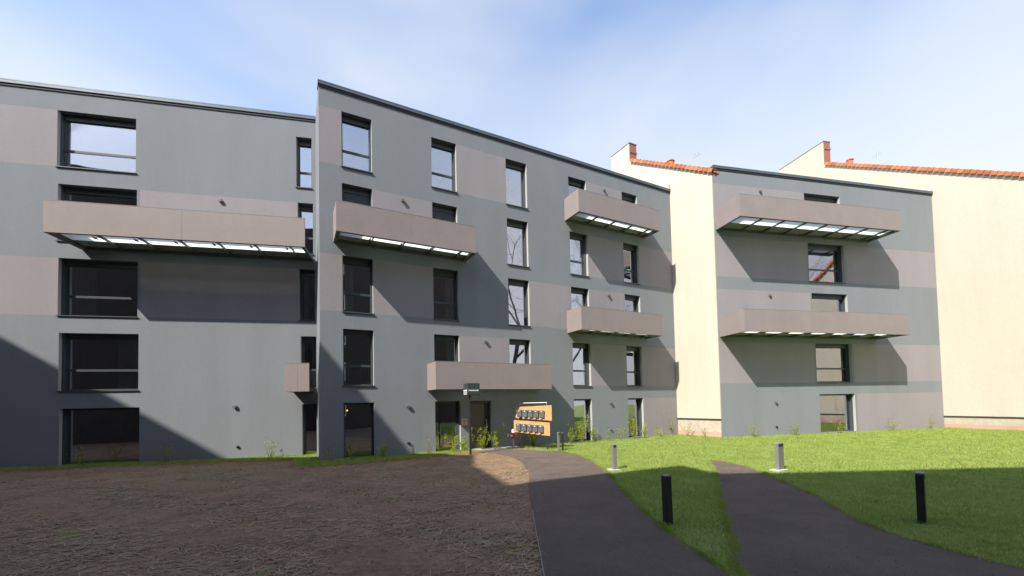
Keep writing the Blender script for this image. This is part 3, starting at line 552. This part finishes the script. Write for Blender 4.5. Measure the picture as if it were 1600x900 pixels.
# ------------------------------------------------------------------ things outdoors
def mailbox_stand():
    S = Vector((0.32, 18.89, 0)); ang = math.atan2(-0.5, 1.2); root = empty('mailbox_stand', S, ang); tag(root, 'wooden two-tier mailbox stand with ten dark boxes on two posts', 'mailbox stand')
    for x in (0.02, 1.27):
        MB().box(x-0.035, x+0.035, 0.0, 0.06, -0.05, 1.8).build('post', BLACKM, root, bevel=0.004)
    fr = MB(); fr.tube((0.0, 0.03, 2.05), (1.29, 0.03, 2.05), 0.016); fr.tube((0.0, 0.03, 1.75), (0.0, 0.03, 2.05), 0.014); fr.tube((1.29, 0.03, 1.75), (1.29, 0.03, 2.05), 0.014); fr.build('top_rail', GALV, root)
    for (x0, x1, za0, za1, zb0, zb1, cols) in ((-0.18, 1.53, 1.39, 1.875, 1.25, 1.93, 0), (-0.27, 1.43, 0.755, 1.29, 0.58, 1.165, 1)):
        b = MB(); i = 0; y0, y1 = -0.05, -0.003
        b.v += [(x0,y0,za0),(x1,y0,zb0),(x1,y1,zb0),(x0,y1,za0),(x0,y0,za1),(x1,y0,zb1),(x1,y1,zb1),(x0,y1,za1)]
        for q in ((0,3,2,1),(4,5,6,7),(0,1,5,4),(1,2,6,5),(2,3,7,6),(3,0,4,7)): b.f.append(q); b.m.append(0)
        board = b.build('board', WOOD, root, bevel=0.006)
        zc0 = 1.42 if not cols else 0.80
        for k_ in range(5):
            x = x0 + 0.10 + 0.265*k_ + (0.03 if cols else 0); z = zc0 + (-0.02*k_ if cols else -0.012*k_); h = 0.33
            bx = MB(); bx.box(x, x+0.215, -0.125, -0.052, z+0.02, z+h); box_ = bx.build('mailbox', BOXM, board, bevel=0.006)
            fl = MB(); fl.box(x-0.004, x+0.219, -0.136, -0.127, z+h-0.09, z+h+0.006); fl.build('flap', BOXM, board)
            MB().box(x+0.08, x+0.135, -0.141, -0.137, z+h-0.065, z+h-0.035).build('name_label', WHITE, board)
            MB().box(x+0.02, x+0.10, -0.11, -0.052, z-0.05, z+0.0).build('newspaper_slot', WOOD, board)
    return root
mailbox_stand()
def hydrant(p):
    root = empty('hydrant', p, R(20)); tag(root, 'small red and white standpipe hydrant on a grey pipe beside mailbox stand', 'hydrant')
    MB().tube((0,0,-0.03), (0,0,0.46), 0.05, 0.05, 12).build('pipe', GALV, root)
    b = MB(); b.tube((0,0,0.462), (0,0,0.52), 0.07, 0.09, 12); b.tube((0,0,0.52), (0,0,0.72), 0.09, 0.085, 12); b.tube((-0.22,0,0.62), (0.16,0,0.62), 0.055, 0.055, 10); b.build('valve_body', RED, root)
    b = MB(); b.tube((-0.26,0,0.62), (-0.222,0,0.62), 0.075, 0.075, 10); b.tube((-0.11,-0.02,0.60), (-0.11,-0.16,0.60), 0.05, 0.05, 10); b.build('outlet_cap', WHITE, root)
    b = MB(); b.tube((0.02,0,0.722), (0.02,0,0.88), 0.085, 0.06, 10); b.build('top_cap', WHITE, root)
hydrant((0.0, 18.95, 0))
def sign():
    root = empty('pylon_sign', (-1.64, 16.7, 0), TH); tag(root, 'dark square pole sign with white lettering in front of the entrance', 'sign')
    MB().box(-0.035, 0.035, 0.14, 0.21, -0.03, 2.42).build('pole', BLACKM, root, bevel=0.006)
    head = MB().box(-0.155, 0.385, 0.0, 0.46, 2.41, 2.90).build('sign_head', SIGNM, root, bevel=0.02)
    # a single line of tiny white capitals (too small to read in the photograph): stroke shapes
    st = MB(); x = -0.11; strokes = [(0,2),(0,1,2),(0,2),(0,1),(0,1,2),(1,),(0,1),(0,2),(0,1,2),(0,)]
    for s_ in strokes:
        for k_ in s_: st.box(x+0.016*k_, x+0.016*k_+0.011, -0.008, -0.002, 2.575, 2.625)
        if len(s_) > 1: st.box(x, x+0.043, -0.0075, -0.002, 2.595, 2.605)
        x += 0.046
    st.build('lettering', WHITE, head)
    s2 = MB(); s2.box(-0.163, -0.157, 0.05, 0.41, 2.58, 2.63); s2.build('side_lettering', WHITE, head)
    MB().box(-0.163, -0.157, 0.05, 0.41, 2.43, 2.565).build('side_panel', mat('sunlit_tone', (0.35, 0.36, 0.36), 0.5), head)  # sunlit part of the side face, painted as a paler patch
sign()
def bollard(p, label, m, h=0.8, w=0.12, d=0.12, base=False, rz=0.3, tilt=0.0):
    root = empty('bollard_light', p, rz); tag(root, label, 'bollard'); root.rotation_euler.y = tilt
    MB().box(-w/2, w/2, -d/2, d/2, -0.03, h-0.025).build('post', m, root, bevel=0.006)
    MB().box(-w/2-0.004, w/2+0.004, -d/2-0.004, d/2+0.004, h-0.022, h).build('top_plate', GREYM if m is not GREYM else GALV, root, bevel=0.003)
    MB().box(-w/2+0.015, w/2-0.015, -d/2-0.004, -d/2-0.001, h-0.10, h-0.035).build('light_slot', BLACKM if m is GREYM else COPED, root)
    b = MB(); b.box(-w/2-0.02, w/2+0.02, -d/2-0.02, d/2+0.02, -0.02, 0.02); b.build('foot_plate', GALV if base else BLACKM, root, bevel=0.003)
    if base: MB().box(-0.28, 0.14, -0.14, 0.14, -0.03, 0.045).build('concrete_footing', CONC, root, bevel=0.01)
    return root
bollard((2.98, 12.39, 0), 'grey square bollard light on a pale concrete footing beside the path', GREYM, 0.78, base=True, rz=0.25)
bollard((2.53, 6.95, 0), 'black square bollard light standing on shaded lawn near path edge', BLACKM, 0.80, 0.115, 0.115, rz=0.45, tilt=-0.015)
bollard((7.46, 11.75, 0), 'wide grey slab bollard light on lawn by the side path', GREYM, 0.78, 0.26, 0.10, base=True, rz=0.5)
bollard((6.53, 6.75, 0), 'wide black slab bollard light leaning slightly on shaded lawn', BLACKM, 0.80, 0.27, 0.10, rz=0.75, tilt=-0.02)
bollard((1.93, 17.8, 0), 'slim grey post light with pale top near the mailbox stand', GREYM, 0.77, 0.07, 0.09, rz=0.3)
bollard((2.10, 17.74, 0), 'slim dark post close beside a grey post light near mailbox stand', BLACKM, 0.76, 0.06, 0.09, rz=0.3)

# ------------------------------------------------------------------ plants
def leaf_quads(P, size, rngs):
    n = len(P); a = rngs.normal(size=(n, 3)); a /= np.linalg.norm(a, axis=1)[:, None]; b = rngs.normal(size=(n, 3)); b -= (b*a).sum(1)[:, None]*a; b /= np.linalg.norm(b, axis=1)[:, None]
    s = size * rngs.uniform(0.6, 1.3, (n, 1)); V = np.empty((n, 4, 3)); V[:, 0] = P; V[:, 1] = P + a*s*0.5 + b*s*0.28; V[:, 2] = P + a*s; V[:, 3] = P + a*s*0.5 - b*s*0.28
    return V.reshape(-1, 3)
def shrub(p, h, nst, spread, nleaf, label, size=0.062, leafmat=None, bare=0.15):
    root = empty('young_shrub', p); tag(root, label, 'shrub', 'young shrubs along the wall')
    st = MB(); P = []
    for i in range(nst):
        a = random.uniform(0, 6.28); hh = 1.15*h*random.uniform(0.45, 1.0); ex = spread*random.uniform(0.2, 0.9); q = Vector((random.uniform(-.06, .06), random.uniform(-.06, .06), -0.02)); d = Vector((math.cos(a)*ex*0.3, math.sin(a)*ex*0.3, hh*0.3)); r = 0.008
        for s_ in range(4):
            e = q + d*(0.8) + Vector((random.uniform(-.03, .03), random.uniform(-.03, .03), 0)); st.tube(q, e, r, r*0.75, 5, cap=False)
            for k_ in range(int(1.25*nleaf*(0.25 if s_ == 0 else 1)/nst/3)):
                t = random.random(); pp = q.lerp(e, t); P.append((pp.x+random.gauss(0, .028), pp.y+random.gauss(0, .028), pp.z+random.gauss(0, .02)))
            if s_ > 0 and random.random() < 0.6:
                tw = e + Vector((random.uniform(-.16, .16), random.uniform(-.16, .16), random.uniform(0.03, .16))); st.tube(e, tw, r*0.6, r*0.35, 4, cap=False)
                for k_ in range(int(nleaf/nst/5)): t = random.random(); pp = e.lerp(tw, t); P.append((pp.x+random.gauss(0, .02), pp.y+random.gauss(0, .02), pp.z+random.gauss(0, .02)))
            q = e; r *= 0.75; d = d + Vector((random.uniform(-.04, .04), random.uniform(-.04, .04), -0.01))
    st.build('stems', STEM, root)
    if P: np_mesh('leaves', leaf_quads(np.array([p_ for p_ in P if p_[2] > 0.02] or P), size, rng), 4, leafmat or LEAF, root)
    return root
SH = [(0.45, .75, 5, .5, 40, 'sparse young shrub at the shaded left corner of the grey block'),
      (1.2, .85, 5, .5, 45, 'thin arching shrub before the ground-floor window at the shaded corner'),
      (2.3, .75, 8, .5, 150, 'small bushy shrub on the grass just right of the corner window'),
      (3.55, .55, 4, .4, 12, 'almost leafless twigs by the round wall vent cap'),
      (4.2, .95, 6, .45, 18, 'tall bare-twigged shrub left of the window under entrance balcony'),
      (5.2, .75, 8, .5, 170, 'low leafy shrub before the window under the entrance balcony'),
      (5.75, .95, 9, .5, 260, 'bright leafy shrub between that window and the sign pole'),
      (6.6, 1.05, 9, .45, 330, 'tall bright shrub just right of the sign pole'),
      (7.15, 1.0, 9, .55, 330, 'dense bright shrub before the right side of the entrance door'),
      (9.25, .95, 12, .5, 520, 'dense green shrub behind the left post of mailbox stand'),
      (11.35, 1.05, 8, .4, 160, 'upright leafy shrub just right of the mailbox stand'),
      (12.05, 1.35, 8, .45, 260, 'tallest upright shrub before the window right of mailbox stand'),
      (12.8, 1.1, 7, .45, 200, 'upright shrub at the right side of the window past mailboxes'),
      (13.7, .75, 6, .45, 70, 'small thin shrub on the lawn edge left of a vent cap'),
      (14.6, 1.0, 6, .5, 80, 'thin shrub with leafy tip beside a wall vent cap'),
      (15.55, 1.15, 8, .5, 170, 'leafy shrub left of the last ground-floor window'),
      (16.2, .9, 7, .4, 170, 'shrub in front of the last ground-floor window pane'),
      (17.4, .85, 7, .55, 110, 'yellowish thin shrub right of the last ground-floor window'),
      (18.6, 1.25, 4, .4, 70, 'leaning shrub with leafy tip near the cream gable wall')]
for u_, h_, ns, sp, nl, lab in SH:
    q = mw(u_, random.uniform(0.35, 0.6)); shrub((q.x, q.y, 0.02), h_, ns, sp, nl, lab)
for o_, nl, lab in ((1.1, 60, 'thin shrub at the foot of the cream wall plinth'), (2.2, 50, 'thin shrub where the cream wall meets the next grey block')):
    q = E1 + NM*o_ - DM*0.5; shrub((q.x, q.y, 0.0), 0.9, 6, .5, nl, lab)
for u_, nl, lab in ((-13.9, 120, 'bushy shrub under the long balcony of the neighbouring block'), (-16.6, 60, 'thin shrub before the wide ground-floor window beside bare soil'), (-19.6, 90, 'shrub by the wall left of the wide ground-floor window'), (-10.2, 70, 'thin shrub near the narrow window of the neighbouring block')):
    q = lw(u_, 0.5); shrub((q.x, q.y, 0.02), 0.8, 7, .5, nl, lab)
for u_, nl, lab in ((13.0, 70, 'thin shrub at the wall left of a lamp behind the lawn'), (15.6, 110, 'leafy shrub left of the wide window behind the lawn'), (18.6, 110, 'leafy shrub before the wide window behind the lawn'), (22.4, 70, 'yellowish shrub right of the wide window behind the lawn'), (25.3, 70, 'thin shrub beside the far cream gable wall')):
    q = lw(u_, 0.5); shrub((q.x, q.y, 0.0), 0.95, 7, .5, nl, lab)

# ------------------------------------------------------------------ behind the photographer: what shades the ground and shows in the panes
def brick_house():
    root = empty('brick_house', (0, 0, 0)); tag(root, 'tall red brick house behind the viewer that shades path and lawn', 'house')
    H = 18.0; off = (0.659*H, 0.806*H)
    front = [(5.2-off[0], 13.0-off[1]), (-12.0, -4.1), (-13.2, -0.6), (-13.4, 2.1), (-16.1, 2.9), (-16.2, 5.2), (-17.5, 5.2), (-17.5, 2.4), (-23.3, 2.4), (-27.7, 4.9), (-45, 5), (-45, -40), (24, -40), (24, 12.4-off[1]), (22, 11.9-off[1]), (3.2, 11.4-off[1]), (5.5-off[0], 11.3-off[1])]
    MB().prism(front, -0.1, H).build('wall', BRICKK, root)
    MB().prism(front, H+0.002, H+0.05).build('roof', ROOFF, root)
    y = 11.4-off[1]
    for r_ in range(5):
        for x in np.arange(-5.0, 21, 3.4):
            z = 1.2 + 3.3*r_; wv = MB(); wv.box(x, x+1.3, y+0.03, y+0.09, z, z+1.7)
            wo = wv.build('window', WHITE, root); MB().box(x+0.08, x+1.22, y+0.092, y+0.10, z+0.08, z+1.62).build('pane', BLACKM, wo)
brick_house()
def tree(p, h, rad, levels, label, leaves=0, lsize=0.16, seed=1, crown=None):
    rd = random.Random(seed); root = empty('bare_tree' if not leaves else 'evergreen_tree', p); tag(root, label, 'tree')
    tr = MB(); br = MB(); tips = []
    def grow(q, d, L, r, lev, into):
        n = 3; 
        for s_ in range(n):
            e = q + d*(L/n); into.tube(q, e, r, r*0.82, 7 if lev < 2 else 4, cap=False); q = e; r *= 0.82
            d = (d + Vector((rd.gauss(0, .12), rd.gauss(0, .12), rd.gauss(0.03, .08)))).normalized()
            if lev >= 2: tips.append(q.copy())
            if lev < levels and s_ > 0:
                for k_ in range(2 if s_ == n-1 else 1):
                    ax = d.orthogonal().normalized(); ax.rotate(Matrix.Rotation(rd.uniform(0, 6.28), 3, d)); nd = (d*rd.uniform(.5, .9) + ax*rd.uniform(.5, .9)).normalized()
                    grow(q, nd, L*rd.uniform(.6, .8), r*0.78, lev+1, br)
    grow(Vector((0, 0, -0.1)), Vector((0, 0, 1)), h*0.42, rad, 0, tr)
    tr.build('trunk', BARK, root); br.build('branches', BARK, root)
    if leaves:
        c, rr = crown; n = leaves; v = rng.normal(size=(n, 3)); v /= np.linalg.norm(v, axis=1)[:, None]; P = np.array(c) + v * (rng.random((n, 1))**0.45) * np.array(rr) * (0.8+0.25*np.sin(v[:, :1]*5+seed)*np.cos(v[:, 1:2]*4))
        np_mesh('crown', leaf_quads(P, lsize, rng), 4, TREELEAF, root)
    return root
tree((24.5, 3.2, 0), 27, 0.34, 6, 'large bare tree before the brick house, mirrored in the window panes', seed=3)
tree((31.5, 7.6, 0), 22, 0.30, 6, 'bare tree right of the lawn, mirrored in upper panes', seed=5)
tree((45.0, 12.5, 0), 15, 0.24, 5, 'bare tree furthest beyond the lawn, mirrored in lower panes', seed=8)
tree((-12.3, -1.9, 0), 15.5, 0.24, 6, 'bare tree by the brick house wing that dapples the soil with shade', seed=21)
